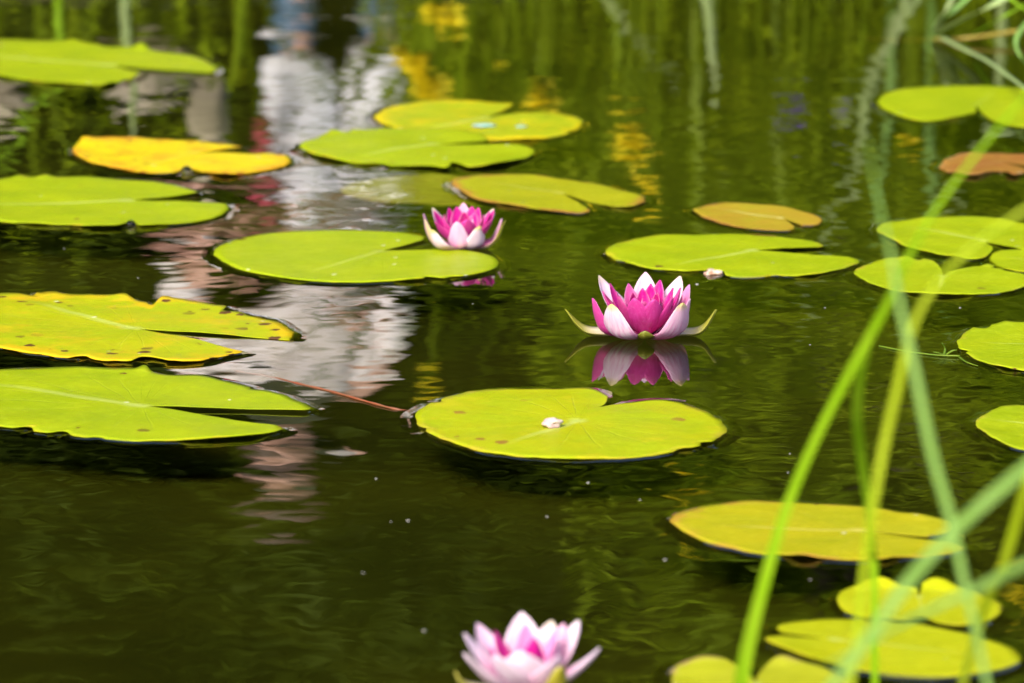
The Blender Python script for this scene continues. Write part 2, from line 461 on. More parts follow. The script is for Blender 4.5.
lily_pad('small russet lily pad with pale centre behind the wide green pad', (782,220.5),
  [(803,225.3),(816,225),(821,222.5),(820,219),(808,214.6),(781,208),(743,204),(713,204.3),(697,208),(694,212),(710,220),(737,226.8),(770,230.3),(790,230),(795,227),(790,224)],
  pad_mat('pad_russet', (.31,.20,.014), (.29,.24,.012), edge=(.30,.13,.03), edge_amt=.45, rib=(.52,.48,.16), rib_amt=.8, seed=12))
lily_pad('round green lily pad in the centre foreground carrying a pale scrap', (578,422.5),
  [(604,404.5),(607.5,400),(606,395),(589,389.2),(560,388.2),(533,388),(483,390.8),(443,400),(420,410),(415,418.5),(421.5,430),(450,443),(486,453),(533,458.3),(576,459.7),(632,458),(682,451),(709,444.5),(724,434.8),(725.5,426.5),(715,416.5),(692,405.5),(665,399.5),(632,402),(588,409.5)],
  pad_mat('pad_speckled', G1, YG1, edge=(.34,.26,.02), edge_amt=.28, spots=.7, spot_col=(.22,.10,.02), patch=(.38,.36,.006), patch_amt=.22, seed=13), ragged=.0012, raises=[(610,398,1,10)], nib=[(682,450.5,.004,.010),(706,445,.005,.008),(436,402.5,.005,.007),(421,430,.004,.006)])
lily_pad('green lily pad cut by the right edge just below the withered brown one', (984,242),
  [(989,245.5),(992.5,250),(986,257),(971,259),(947,256),(916,249),(894,242),(880,234),(877,228.7),(887,222.5),(916,218.5),(951,217.2),(988,218),(1024,223.5),(1050,230),(1064,238),(1058,246),(1042,252),(1024,251.5)],
  green(14))
lily_pad('green lily pad below the second pad on the right edge, with browned nibbled far rim', (943,277.4),
  [(942,271),(936,264),(926,260.8),(906,259.7),(885,261.2),(865,266.6),(854.5,271.8),(861,280),(885,288),(906,293),(936,295.7),(967,295.7),(998,293),(1024,287),(1034,280.5),(1028,276),(1008,272.8),(998,268),(988,266),(967,269),(949,273)],
  green(15, edge=(.40,.33,.03), edge_amt=.2, spots=.5), ragged=.0012, raises=[(906,260,1.5,8),(988,266,2,8)], nib=[(915,260,.010,.008),(1000,268.5,.008,.008)])
lily_pad('half hidden green lily pad at the right edge tucked between two larger pads', (1040,262),
  [(1076,266),(1070,258),(1045,252.5),(1020,251),(1003,251.3),(992,254.5),(989.5,259.5),(998,266.5),(1016,271.5),(1040,273),(1066,272)],
  green(16), z=.0016)
lily_pad('green lily pad at the right edge halfway down the water, with wavy far rim', (1050,347),
  [(1108,354),(1120,343),(1100,329),(1062,323),(1024,323.3),(1003,324.5),(973,329.5),(959,339.4),(956.5,344),(961,350.5),(973,358),(1000,367.5),(1024,371.5),(1060,373),(1092,369),(1106,361)],
  green(17, edge=(.36,.34,.02), edge_amt=.2), raises=[(1005,324.5,2,10),(972,330,1.5,8)], nib=[(985,327.5,.008,.010),(965,352,.006,.008)])
lily_pad('green lily pad at the right edge, nearest full green one above the orange pad', (1050,429),
  [(1108,435),(1114,427),(1095,415),(1060,408),(1024,406.5),(1016,406),(1000,408.7),(980,418.5),(976,424),(983,434),(1003,444),(1024,450),(1060,453),(1095,447),(1106,441)],
  green(18, edge=(.36,.34,.02), edge_amt=.25, spots=.3), ragged=.001)
lily_pad('long orange olive lily pad with rusty rim in the lower right', (862,533),
  [(928,536),(944,533),(950,528.5),(944,521.5),(909,515),(873,508.6),(830,504.4),(766,501.7),(713,505),(679,513),(669,520),(681,529),(706,541.5),(749,552),(802,558),(845,560.5),(880,561),(905,557.5),(937,556.3),(957,551.5),(962,547),(940,541.5)],
  pad_mat('pad_orange', (.33,.295,.004), (.27,.27,.004), edge=(.36,.19,.025), edge_amt=.45, rib=(.50,.44,.08), rib_amt=.7, seed=19, spots=.2), raises=[(802,558,2,14),(893,560,1.5,14)])
lily_pad('small lime lily pad with two lifted lobes in the lower right', (919,600),
  [(917,592.5),(905,590),(880,587.5),(863,587.5),(845,592),(838,600.5),(845,611),(873,619),(909,621),(923,619),(936,624.5),(958,627),(987,621.5),(999.5,613),(998,604),(973,595),(955,591.5),(934,589),(922,590.5)],
  pad_mat('pad_lime', YG1, YG2, edge=(.32,.30,.01), edge_amt=.2, seed=20), raises=[(880,587.5,8,20),(936,589,9,22)], z=.0030)
lily_pad('large lime lily pad with its split facing left, lower right corner', (831,642),
  [(783,633.5),(778,629),(784,625),(809,621.3),(859,619),(909,624.5),(962,634),(1001,645),(1020,656.5),(1015,664.5),(980,673),(937,677),(891,674.5),(838,666),(802,657),(774,646.5),(765.5,641),(781,638.5)],
  pad_mat('pad_lime_large', YG1, YG2, seed=21))
lily_pad('lime lily pad with pinkish rim cut off by the bottom edge', (756,686),
  [(752,677),(736,666.5),(720,660),(695,660.3),(678,666),(672,676),(676,690),(700,704),(740,713),(790,712),(830,703),(850,690),(847,680),(830,671),(809,664),(781,659.5),(764,667),(757,677)],
  pad_mat('pad_pink_rim', (.32,.33,.008), (.29,.30,.008), edge=(.42,.22,.12), edge_amt=.4, seed=22), raises=[(705,660,2,16),(781,660,3,16)])
lily_pad('farthest plain green lily pad at the right edge, above the withered one', (976,107),
  [(976,113),(961,117),(933,121),(912,119.5),(892,113),(879,104.5),(880,98.5),(890,92.5),(912,88.3),(961,86.3),(1000,86.6),(1024,88.8),(1052,93),(1072,102),(1078,112),(1066,121),(1044,126),(1024,127),(1007,124.8),(992,120.5),(982,114)],
  green(23, rib_amt=.1), wave=.0005)
lily_pad('small reddish brown withered lily pad near the upper right edge', (1000,164),
  [(1044,166),(1050,161),(1040,156),(1020,154.3),(988,154),(963,155.2),(947,161.2),(939,166.5),(944,170.8),(957,174.3),(975,176),(990,173),(1002,171.7),(1007,174),(1016,176),(1026,173),(1040,171)],
  pad_mat('pad_withered', (.24,.09,.02), (.26,.13,.02), edge=(.32,.17,.06), edge_amt=.6, spots=1.2, rib=(.5,.3,.12), rib_amt=.3, seed=24), ragged=.002, wave=.0012, raises=[(1010,174,2,8),(945,163,2,10)])

# ------------------------------------------------------------------ water lilies
PM = petal_mat()
SEP = NT('sepal')
_a = SEP.n('ShaderNodeAttribute', attribute_name='col')
_st = SEP.noise(SEP.vmath('MULTIPLY', SEP.n('ShaderNodeUVMap').outputs[0], (18.0, 1.5, 1.0)), 1.0, 3)
SEP.principled(SEP.mix(SEP.math('MULTIPLY', SEP.ramp(_st, .5, .8), .35), _a.outputs['Color'], (.36,.30,.16)), .4, .4, transl=.15)
SEPM = SEP.m
STM = simple_mat('stamen', (.75,.45,.02), (.85,.6,.05), 300, .6)
WHITE, PINK, MAG, DEEP = (.76,.61,.70), (.74,.27,.52), (.54,.005,.24), (.40,.003,.15)
LIME = (.55,.52,.08)
def lerp3(a, b, t): return tuple(x+(y-x)*t for x, y in zip(a, b))
def petal(parent, phi, L, el, Wd, tipc, basec, streak=.5, curl=.35, limetip=0.0, r0=.006, z0=.002, cup=.45, name='petal', mat=None, backc=None, bendpath=None, sharp=1.0):
    """one pointed, cupped petal; phi azimuth (0 = +X, 90 = away), el elevation of its chord"""
    NU, NV = 8, 14
    bm = bmesh.new(); cl = bm.loops.layers.float_color.new('col'); uvl = bm.loops.layers.uv.new('UVMap')
    rad = Vector((math.cos(phi), math.sin(phi), 0)); side = Vector((-math.sin(phi), math.cos(phi), 0)); up = Vector((0,0,1))
    sd_ = random.random()*100
    # centre line: an arc whose chord has elevation el, starting flatter and ending steeper
    pts = []
    if bendpath: pts = catmull([rad*a + up*b for a, b in bendpath], 6)
    else:
        raw = [(0,0)]; N = 24
        for k in range(N):
            a = el + curl*((k+.5)/N-.5)*2
            raw.append((raw[-1][0]+math.cos(a)*L/N, raw[-1][1]+math.sin(a)*L/N))
        pts = [rad*(r0+a) + up*(z0+b) for a, b in raw]
    def cl_at(t):
        f = t*(len(pts)-1); i = min(int(f), len(pts)-2); return pts[i].lerp(pts[i+1], f-i), (pts[i+1]-pts[i]).normalized()
    rows = []; info = {}
    thick = .0007
    for j in range(NV+1):
        t = j/NV
        c, d = cl_at(t)
        nrm = side.cross(d).normalized()       # faces the flower's axis / upward
        if nrm.z < 0 and abs(nrm.z) > .2: nrm = -nrm
        if nrm.dot(up*.3 - rad) < 0: nrm = -nrm
        w = Wd*.5*max(.02, 1-((t-.42)/.58)**1.9)**.72 if t > .42 else Wd*.5*(.55+.45*math.sin(math.pi/2*t/.42))
        w *= 1+.05*noise.noise((t*3, sd_, 0))
        row = []
        for i in range(NU+1):
            s = i/NU*2-1
            k = cup*w*(s*s)*(.6+.4*math.sin(math.pi*min(1,t*1.1)))
            p = c + side*(s*w) + nrm*(k + .0012*noise.noise((s*1.5, t*3, sd_)))
            a = bm.verts.new(p); b = bm.verts.new(p - nrm*thick*(1-.6*abs(s)))
            row.append((a, b))
            cc = lerp3(basec, tipc, sstep(.10, .80, t + .10*noise.noise((s*3, t*2, sd_))))
            cc = lerp3(cc, WHITE, .25*sstep(.6, 1, abs(s)) if name == 'petal' else 0)
            cb = backc and lerp3(lerp3(basec, backc, .45), backc, sstep(.05, .6, t)) or cc
            if limetip:
                f = limetip*sstep(.84, .98, t); cc = lerp3(cc, LIME, f); cb = lerp3(cb, LIME, f)
            st = streak*(1-.75*sstep(.25, .95, t))
            info[a] = (cc+(st,), (s*.5+.5+sd_, t*3)); info[b] = (cb+(st,), (s*.5+.5+sd_, t*3))
        rows.append(row)
    for j in range(NV):
        for i in range(NU):
            A, B, C, D = rows[j][i], rows[j][i+1], rows[j+1][i+1], rows[j+1][i]
            bm.faces.new((A[0], B[0], C[0], D[0])); bm.faces.new((D[1], C[1], B[1], A[1]))
        bm.faces.new((rows[j][0][1], rows[j][0][0], rows[j+1][0][0], rows[j+1][0][1]))
        bm.faces.new((rows[j][-1][0], rows[j][-1][1], rows[j+1][-1][1], rows[j+1][-1][0]))
    for j, fl in ((0, 1), (NV, -1)):
        for i in range(NU):
            q = (rows[j][i][0], rows[j][i][1], rows[j][i+1][1], rows[j][i+1][0])
            bm.faces.new(q if fl > 0 else q[::-1])
    bmesh.ops.recalc_face_normals(bm, faces=bm.faces)
    for f in bm.faces:
        for l in f.loops: l[cl] = info[l.vert][0]; l[uvl].uv = info[l.vert][1]
    return obj(name, bm, mat or PM, parent)
def stamens(parent, r, h, n):
    bm = bmesh.new()
    for k in range(n):
        a = random.random()*6.28; rr = r*math.sqrt(random.random())
        p = Vector((rr*math.cos(a)*.5, rr*math.sin(a)*.5, .003)); q = Vector((rr*math.cos(a), rr*math.sin(a), h*(.7+.3*random.random())))
        tube(bm, [p, p.lerp(q,.6)+Vector((0,0,.001)), q], [.0007,.0009,.0006], 5)
    return obj('stamens', bm, STM, parent)
mm = .001
def by_tip(parent, phi, r, z, Wd, *a, **kw):
    r0 = kw.get('r0', .006); z0 = kw.get('z0', .002)
    dr, dz = r*mm-r0, z*mm-z0
    L = math.hypot(dr, dz)*1.03; el = math.atan2(dz, dr)
    if kw.pop('bowl', False):                                    # lies out flat first, then turns up
        rr, zz = r*mm, z*mm
        kw['bendpath'] = [(.006,.001), (.50*rr,.03*zz+.001), (.82*rr,.22*zz), (.95*rr,.60*zz), (rr,zz)]
    return petal(parent, R(phi), L, el, Wd*mm, *a, **kw)

p = gp(645, 336.5)
f1 = thing('water_lily', 'large magenta and white water lily open on the water right of centre', 'water lily', (p.x, p.y, 0), 'water lilies')
# outer whorl
by_tip(f1, -129, 50, 38, 34, WHITE, PINK, 1.0, backc=WHITE, limetip=.9, bowl=True, cup=.3)
by_tip(f1,  -50, 50, 39, 33, lerp3(WHITE,PINK,.2), lerp3(PINK,MAG,.5), 1.0, backc=lerp3(WHITE,PINK,.3), limetip=.9, bowl=True, cup=.3)
by_tip(f1, -160, 51, 39, 30, MAG, MAG, .5, backc=lerp3(MAG,PINK,.2), bowl=True)
by_tip(f1,  140, 54, 50, 27, lerp3(WHITE,PINK,.12), PINK, .5, backc=WHITE, limetip=.4, curl=.45)
by_tip(f1,   88, 40, 52, 28, lerp3(WHITE,PINK,.22), PINK, .5, backc=PINK, curl=.45)
by_tip(f1,   47, 49, 49, 28, lerp3(WHITE,PINK,.12), PINK, .5, backc=PINK, limetip=.3, curl=.45)
by_tip(f1,   20, 43, 45, 30, PINK, MAG, .6, backc=lerp3(WHITE,PINK,.5), bowl=True)
by_tip(f1,  -20, 42, 38, 28, PINK, MAG, .6, backc=lerp3(WHITE,PINK,.4), bowl=True)
# inner whorls
for phi, r, z, wd, tc, bc in ((152,36,46,18,MAG,DEEP),(118,31,44,19,lerp3(MAG,PINK,.35),MAG),(66,36,46,18,MAG,DEEP),(32,30,42,17,MAG,DEEP),
                              (-74,26,40,25,MAG,DEEP),(-113,27,41,25,MAG,DEEP),(-152,27,40,19,DEEP,DEEP),(-28,27,40,19,MAG,DEEP),(95,20,41,18,MAG,DEEP),
                              (165,40,40,20,MAG,DEEP),(75,22,45,18,MAG,DEEP),(12,33,44,19,MAG,DEEP),(178,26,41,18,MAG,DEEP),(0,23,38,16,DEEP,DEEP),(-95,15,36,17,DEEP,DEEP),(130,17,38,15,DEEP,DEEP),(50,17,38,15,DEEP,DEEP)):
    by_tip(f1, phi, r, z, wd, tc, bc, .9, backc=lerp3(tc, PINK, .16), curl=.45, r0=.004)
stamens(f1, .010, .022, 40)
SEPW, SEPG = (.62,.50,.46), (.34,.33,.03)
petal(f1, R(178), 0, 0, .030, SEPG, SEPW, .2, name='sepal', mat=SEPM, backc=(.30,.30,.02), bendpath=[(.010,.0005),(.030,.001),(.050,.0015),(.061,.009),(.072,.025)], cup=.3)
petal(f1, R(0), 0, 0, .028, SEPG, SEPW, .2, name='sepal', mat=SEPM, backc=(.30,.30,.02), bendpath=[(.010,.0005),(.028,.001),(.046,.0015),(.056,.009),(.064,.025)], cup=.3)
petal(f1, R(-92), 0, 0, .019, SEPG, SEPW, .2, name='sepal', mat=SEPM, backc=(.16,.17,.015), bendpath=[(.008,.002),(.018,.003),(.030,.004),(.036,.008),(.037,.013)], cup=.3)
petal(f1, R(86), 0, 0, .018, SEPG, SEPW, .2, name='sepal', mat=SEPM, backc=(.30,.30,.02), bendpath=[(.008,.002),(.026,.004),(.044,.005),(.054,.012),(.060,.022)], cup=.3)

p = gp(464, 249)
f2 = thing('water_lily', 'small pink and white water lily standing behind the round green pad', 'water lily', (p.x, p.y, 0), 'water lilies')
by_tip(f2, -140, 41, 24.8, 25, WHITE, PINK, .3, backc=WHITE, limetip=1.0, bowl=True)
by_tip(f2, -52, 26, 27.4, 28, WHITE, PINK, .2, backc=WHITE, limetip=1.0, bowl=True)
by_tip(f2, -105, 26, 32.5, 25, PINK, MAG, .6, backc=lerp3(WHITE,PINK,.45), bowl=True)
by_tip(f2, 172, 41, 35.1, 19, PINK, MAG, .5, backc=lerp3(WHITE,PINK,.5), bowl=True)
by_tip(f2, 140, 42, 37.6, 20, WHITE, PINK, .3, backc=WHITE, limetip=.5, curl=.4)
by_tip(f2, 92, 26, 42.8, 21, lerp3(WHITE,PINK,.6), MAG, .5, backc=PINK, curl=.4)
by_tip(f2, 45, 42, 35.9, 20, WHITE, PINK, .3, backc=WHITE, limetip=.5, curl=.4)
by_tip(f2, 3, 38, 30.8, 20, lerp3(WHITE,PINK,.5), MAG, .6, backc=lerp3(WHITE,PINK,.55), bowl=True)
by_tip(f2, -20, 26, 34.2, 16, MAG, MAG, .4, backc=MAG, curl=.4)
for phi, r, z, wd, tc in ((128,25,44,15,MAG),(55,25,44,15,MAG),(-75,18,38,17,MAG),(-150,24,38,17,MAG),(0,20,40,14,DEEP),(180,20,40,14,DEEP),(90,15,40,15,DEEP),(25,28,41,13,MAG),(-115,14,36,15,DEEP),(-152,33,36,22,MAG),(152,34,41,20,MAG),(-24,31,38,22,MAG),(-80,22,39,22,MAG),(28,34,42,19,MAG),(110,22,45,18,MAG),(70,24,45,18,MAG)):
    by_tip(f2, phi, r, z*.88, wd*1.15, tc, DEEP, .4, backc=lerp3(tc, PINK, .15), curl=.4, r0=.004)
stamens(f2, .009, .02, 30)
petal(f2, R(-4), 0, 0, .020, SEPG, SEPW, .2, name='sepal', mat=SEPM, backc=(.40,.36,.03), bendpath=[(.016,.001),(.026,.003),(.033,.009),(.038,.019),(.042,.030)], cup=.3)
petal(f2, R(200), 0, 0, .020, SEPW, SEPW, .2, name='sepal', mat=SEPM, backc=(.66,.50,.30), bendpath=[(.016,.001),(.026,.003),(.034,.009),(.039,.021),(.042,.034)], cup=.3)
petal(f2, R(95), 0, 0, .018, SEPG, SEPW, .2, name='sepal', mat=SEPM, backc=(.40,.36,.03), bendpath=[(.008,.002),(.024,.003),(.040,.005),(.048,.012),(.052,.022)], cup=.3)

p = gp(528, 694)
f3 = thing('water_lily', 'pale pink water lily cut off by the bottom edge, nearest to the viewer', 'water lily', (p.x, p.y, 0), 'water lilies')
PALE = (.80,.67,.75)
by_tip(f3, -158, 43.7, 32.0, 23.8, PALE, PINK, .35, backc=PALE, curl=.45)
by_tip(f3, 168, 41.8, 37.6, 23.8, PALE, PINK, .35, backc=PALE, curl=.45)
by_tip(f3, 138, 43.7, 38.4, 23.8, lerp3(PALE,PINK,.3), PINK, .5, backc=PALE, curl=.4)
by_tip(f3, 97, 32.3, 44.8, 27.0, PALE, PINK, .3, backc=PALE, curl=.4)
by_tip(f3, 62, 32.3, 40.0, 23.8, PALE, PINK, .3, backc=PALE, limetip=.4, curl=.4)
by_tip(f3, 36, 39.9, 41.6, 23.8, PALE, PINK, .3, backc=PALE, curl=.4)
by_tip(f3, 48, 34.2, 39.2, 19.4, lerp3(PALE,PINK,.5), PINK, .5, backc=PINK, curl=.4)
by_tip(f3, -6, 45.6, 32.0, 20.5, PALE, PINK, .3, backc=PALE, curl=.45)
by_tip(f3, -100, 22.8, 35.2, 32.4, PALE, PINK, .3, backc=PALE, curl=.4)
by_tip(f3, -128, 32.3, 33.6, 25.9, PALE, PINK, .3, backc=PALE, curl=.4)
by_tip(f3, -48, 28.5, 32.0, 25.9, PALE, PINK, .4, backc=lerp3(PALE,PINK,.2), curl=.4)
for phi, r, z, wd, tc in ((150,24,38,16,MAG),(30,20,40,16,PINK),(-75,14,41,17,MAG),(-30,20,40,16,PINK),(95,16,42,16,PINK),(-155,26,34,15,MAG)):
    by_tip(f3, phi, r, z, wd, tc, MAG, .5, backc=tc, curl=.4, r0=.004)
stamens(f3, .009, .02, 30)
petal(f3, R(-62), 0, 0, .020, (.36,.33,.03), SEPW, .2, name='sepal', mat=SEPM, backc=(.36,.32,.02), bendpath=[(.010,.002),(.022,.004),(.034,.008),(.040,.018),(.043,.030)], cup=.3)
petal(f3, R(-168), 0, 0, .018, SEPG, SEPW, .2, name='sepal', mat=SEPM, backc=(.36,.33,.05), bendpath=[(.010,.002),(.024,.003),(.038,.005),(.044,.010),(.047,.018)], cup=.3)

# ------------------------------------------------------------------ reeds in front, at the right
def blade_mat(name, c1, c2, spec=.3):
    t = NT(name); uvc = t.coord('Object')
    t.principled(t.mix(t.ramp(t.noise(t.vmath('MULTIPLY', uvc, (60,60,6)), 1, 3), .3, .7), c1, c2), .42, spec, transl=.32)
    return t.m
BL_BRIGHT = blade_mat('reed_bright', (.30,.56,.008), (.38,.62,.02))
BL_YEL = blade_mat('reed_yellow', (.42,.56,.012), (.48,.60,.03))
BL_DULL = blade_mat('reed_dull', (.24,.44,.08), (.30,.50,.12))
BL_PALE = blade_mat('reed_pale', (.36,.48,.16), (.42,.52,.22))
def reed(label, pts, Y, wpx, mat, taper=(.8,1,.35), twist=0, cat='reed blade', group='reed blades in front of the pads'):
    P = [Vector((a, b, 0)) for a, b in pts]
    path = []
    for i, q in enumerate(catmull(P, 6)):
        f = i/(6*(len(P)-1)); y = Y[0]+(Y[1]-Y[0])*f
        path.append(at(q.x, q.y, y))
    # run the foot down into the water
    d = (path[0]-path[1]).normalized(); d = (d*.5+Vector((0,0,-1))).normalized()
    foot = []
    p = path[0]
    while p.z > -.04 and len(foot) < 12:
        p = p + d*.03; foot.insert(0, p)
    path = foot+path
    n = len(path); ws = []
    for i in range(n):
        f = i/(n-1)
        k = taper[0]+(taper[1]-taper[0])*sstep(0,.5,f) if f < .5 else taper[1]+(taper[2]-taper[1])*sstep(.5,1,f)
        if taper[2] < .2: k = max(k, .02)
        ws.append(max(.0006, wpx*Y[0]/FPX*k))
    bm = bmesh.new(); blade(bm, path, ws, twist=twist)
    b0 = path[0].copy()
    for v in bm.verts: v.co -= b0
    o = obj('reed_blade', bm, mat, smooth=False); o.location = b0
    return tag(o, label, cat, group)
reed('long bright green reed blade arching from the bottom edge to the upper right corner',
     [(738,700),(747,650),(762,590),(785,512),(815,440),(852,368),(885,308),(906,262),(940,203),(998,128),(1050,70)], (2.2,2.05), 16.5, BL_BRIGHT, (1,.5,.2))
reed('yellow-green reed blade curving from the lower right up to the right edge',
     [(846,720),(854,660),(862,590),(868,540),(874,500),(885,440),(898,385),(914,323),(942,277),(984,238),(1040,200)], (2.0,1.95), 9, BL_YEL, (.7,.95,.5))
reed('short dark green bent reed blade hooking over beside the long bright one',
     [(874,560),(868,505),(861,455),(857,415),(861,372),(873,327),(890,300),(905,285)], (2.3,2.1), 10, BL_BRIGHT, (.7,1,.3))
reed('dull blue-green reed blade leaning left with its tip above the right hand pads',
     [(990,700),(978,640),(966,590),(950,517),(932,453),(915,372),(900,305),(889,245),(876,190),(868,140)], (1.9,1.9), 8.8, BL_DULL, (.6,1,.2))
reed('broad dull green reed blade slanting up to the right edge across the lime pad',
     [(790,740),(830,688),(870,635),(910,579),(955,529),(1008,482),(1060,440)], (1.8,1.8), 12, BL_DULL, (.3,1,1))
reed('dull green reed blade drooping in from the right edge over the large lime pad',
     [(1150,760),(1150,640),(1110,570),(1060,553),(1024,564),(973,590),(909,620),(860,648),(828,664)], (1.8,1.9), 11, BL_DULL, (.8,1,.25))
reed('thin yellow-green reed blade in the bottom right corner leaning to the right edge',
     [(956,710),(966,670),(978,628),(990,592),(1004,562),(1024,494),(1045,430)], (2.1,2.0), 10, BL_YEL, (.7,1,.8))

# ------------------------------------------------------------------ grass lying on the water, upper right
gs = thing('grass_plant', 'floating grass plant with pale leaves and yellow stem at the upper right corner', 'grass', gp(940,38))
o0 = Vector(gs.location)
def gblade(name, pts, wm, mat, zz, par=gs, base=o0):
    path = [gp(a, b)+Vector((0,0,z)) if z is not None else None for (a, b), z in zip(pts, zz)]
    # keep the picture position while lifting: slide along the view ray
    path = [at(a, b, gp(a, b).y*(1-z/CAM_H)) for (a, b), z in zip(pts, zz)]
    path = catmull(path, 6); n = len(path)
    bm = bmesh.new(); blade(bm, [q-base for q in path], [max(.0008, wm*.8*(1-.85*(i/(n-1))**2)) for i in range(n)], face=Vector((0,-.6,.8)))
    return obj(name, bm, mat, par)
STEMM = simple_mat('grass_stem', (.20,.145,.012), (.26,.20,.025), 30, .5)
bm = bmesh.new(); tube(bm, [q-o0 for q in catmull([gp(800,37,-.08), gp(880,40,-.03), gp(945,40,.002), gp(1000,34,.012), gp(1060,24,.02)], 6)], [.0022]*7+[.0030]*18, 7)
obj('stem', bm, STEMM, gs)
gblade('leaf', [(938,34),(960,22),(985,9),(1015,-6),(1050,-22)], .020, BL_PALE, (.01,.04,.07,.09,.10))
gblade('leaf', [(936,30),(944,14),(956,-6),(968,-24)], .012, BL_PALE, (.01,.04,.07,.10))
gblade('leaf', [(935,28),(950,14),(970,-3),(990,-18)], .013, BL_DULL, (.01,.04,.06,.09))
gblade('leaf', [(940,37),(965,50),(990,63),(1024,88),(1045,105)], .014, BL_PALE, (.008,.012,.02,.03,.03))
gblade('leaf', [(975,34),(998,20),(1020,8),(1040,-4)], .012, BL_BRIGHT, (.02,.05,.07,.09))
gblade('leaf', [(1000,-8),(1014,2),(1030,14)], .010, BL_BRIGHT, (.10,.10,.10))
g2 = thing('grass_tuft', 'bent green grass leaf hanging at the upper right edge beside the floating grass', 'grass', gp(1030,40))
gblade('leaf', [(1030,20),(1020,32),(1016,42),(1019,54),(1030,68)], .010, BL_DULL, (.06,.05,.04,.03,.01), g2, Vector(g2.location))

# ------------------------------------------------------------------ small floating things
def blobm(r, sq=(1,1,.5), sub=2, am=.25, seed=0):
    b = bmesh.new(); bmesh.ops.create_icosphere(b, subdivisions=sub, radius=r)
    for v in b.verts:
        k = 1+am*noise.noise(v.co/r*1.1+Vector((seed,0,0)))
        v.co = Vector((v.co.x*sq[0]*k, v.co.y*sq[1]*k, v.co.z*sq[2]*k))
    return b
o = obj('dried_petal', blobm(.0075, (1,.9,.5), 3, .8, 4), simple_mat('dried_petal', (.40,.26,.24), (.52,.42,.36), 200, .7)); o.location = gp(552,429)+Vector((0,0,.0052))
tag(o, 'small pale pinkish dried scrap lying on the round pad in the centre foreground', 'scrap')
bm = bmesh.new()
tube(bm, catmull([gp(235,371,-.002), gp(270,377,-.0008), gp(300,384,.0001), gp(330,391,.0004), gp(365,401,.0008), gp(395,409,.0005), gp(418,412,-.003)], 8), [.0010+.0002*math.sin(i*1.3) for i in range(49)], 8)
tag(obj('stalk', bm, simple_mat('stalk', (.20,.045,.012), (.15,.06,.02), 60, .45)), 'thin reddish brown leaf stalk floating between the large left pad and the centre pad', 'stalk')
bm = bmesh.new()
tube(bm, catmull([gp(879,346,.0005), gp(905,351,.001), gp(935,355,.001), gp(960,356,.0015)], 6), .0008, 6)
sprig = thing('weed_sprig', 'tiny green weed sprig floating beside the wavy pad at the right', 'weed', gp(946,355))
s0 = Vector(sprig.location)
for v in bm.verts: v.co -= s0
GRN_DK = blade_mat('sprig_green', (.10,.19,.008), (.16,.24,.01))
obj('stem', bm, GRN_DK, sprig)
for pts, zz in (([(944,355),(945,349),(942,343)], (0,.004,.010)), ([(946,355),(952,351),(957,350)], (0,.004,.005)), ([(944,355),(938,353),(933,352)], (0,.003,.004)), ([(958,356),(966,362),(978,366)], (0,.001,.001))):
    gblade('leaf', pts, .0032, GRN_DK, zz, sprig, s0)
FL = simple_mat('fluff', (.45,.43,.38), (.34,.32,.28), 400, .8)
prot = None
for (x, y, r) in ((588,483,.0022),(408,521,.0022),(376,479,.0018),(424,631,.0022),(363,573,.0015),(391,522,.0014),(547,517,.0018),(665,560,.0022),(790,454,.0014),(825,308,.0018),(810,345,.0013),(788,473,.0014),(64,249,.0016),(138,278,.0014),(473,304,.0014),(697,284.5,.0028),(960,308,.0020),(1010,288.5,.0022),(810,580,.0014),(640,500,.0014)):
    if prot is None:
        prot = obj('fluff_speck', blobm(1, (1.3,1,.45), 2, .3), FL); o = prot
        tag(o, 'tiny whitish speck of fluff floating on the open water', 'speck', 'specks floating on the water')
    else:
        o = prot.copy(); COL.objects.link(o)
    o.location = gp(x, y)+Vector((0,0,.0003)); r *= .42; o.scale = (r, r, r); o.rotation_euler = (0,0,x)
DEB = simple_mat('debris', (.30,.15,.07), (.55,.45,.38), 260, .7)
o = obj('leaf_debris', blobm(.006, (1.3,1,.45), 3, .9, 9), DEB); o.location = gp(712,274)+Vector((0,0,.002)); tag(o, 'brown scrap of rotted leaf against the near rim of the wide green pad', 'scrap')
BUB = NT('bubble'); _p = BUB.principled((.9,.9,.85), .02, .5); _p.inputs['Transmission Weight'].default_value = 1.0; _p.inputs['IOR'].default_value = 1.25
for (x, y, r, lb) in ((131,227,.0055,'clear bubble at the near rim of the left green pad below the yellow one'), (187,173,.0060,'clear bubble in the tear of the bright yellow pad')):
    bm = bmesh.new(); bmesh.ops.create_uvsphere(bm, u_segments=20, v_segments=12, radius=r)
    o = obj('bubble', bm, BUB.m); o.location = gp(x, y)+Vector((0,0,r*.35)); tag(o, lb, 'bubble')
DRP = simple_mat('dropping', (.36,.40,.33), (.20,.42,.34), 60, .5)
for (x, y, r, lb) in ((484,128,.012,'whitish smear on the yellow-rimmed pad, left of the turquoise spot'), (521,129,.006,'turquoise spot on the yellow-rimmed pad in the upper middle')):
    o = obj('dropping', blobm(r, (1.2,1,.12), 2, .4, x), DRP); o.location = gp(x, y)+Vector((0,0,.0034)); tag(o, lb, 'dropping')

# ------------------------------------------------------------------ finish the water
struct(obj('water', water_bm, water_mat()))

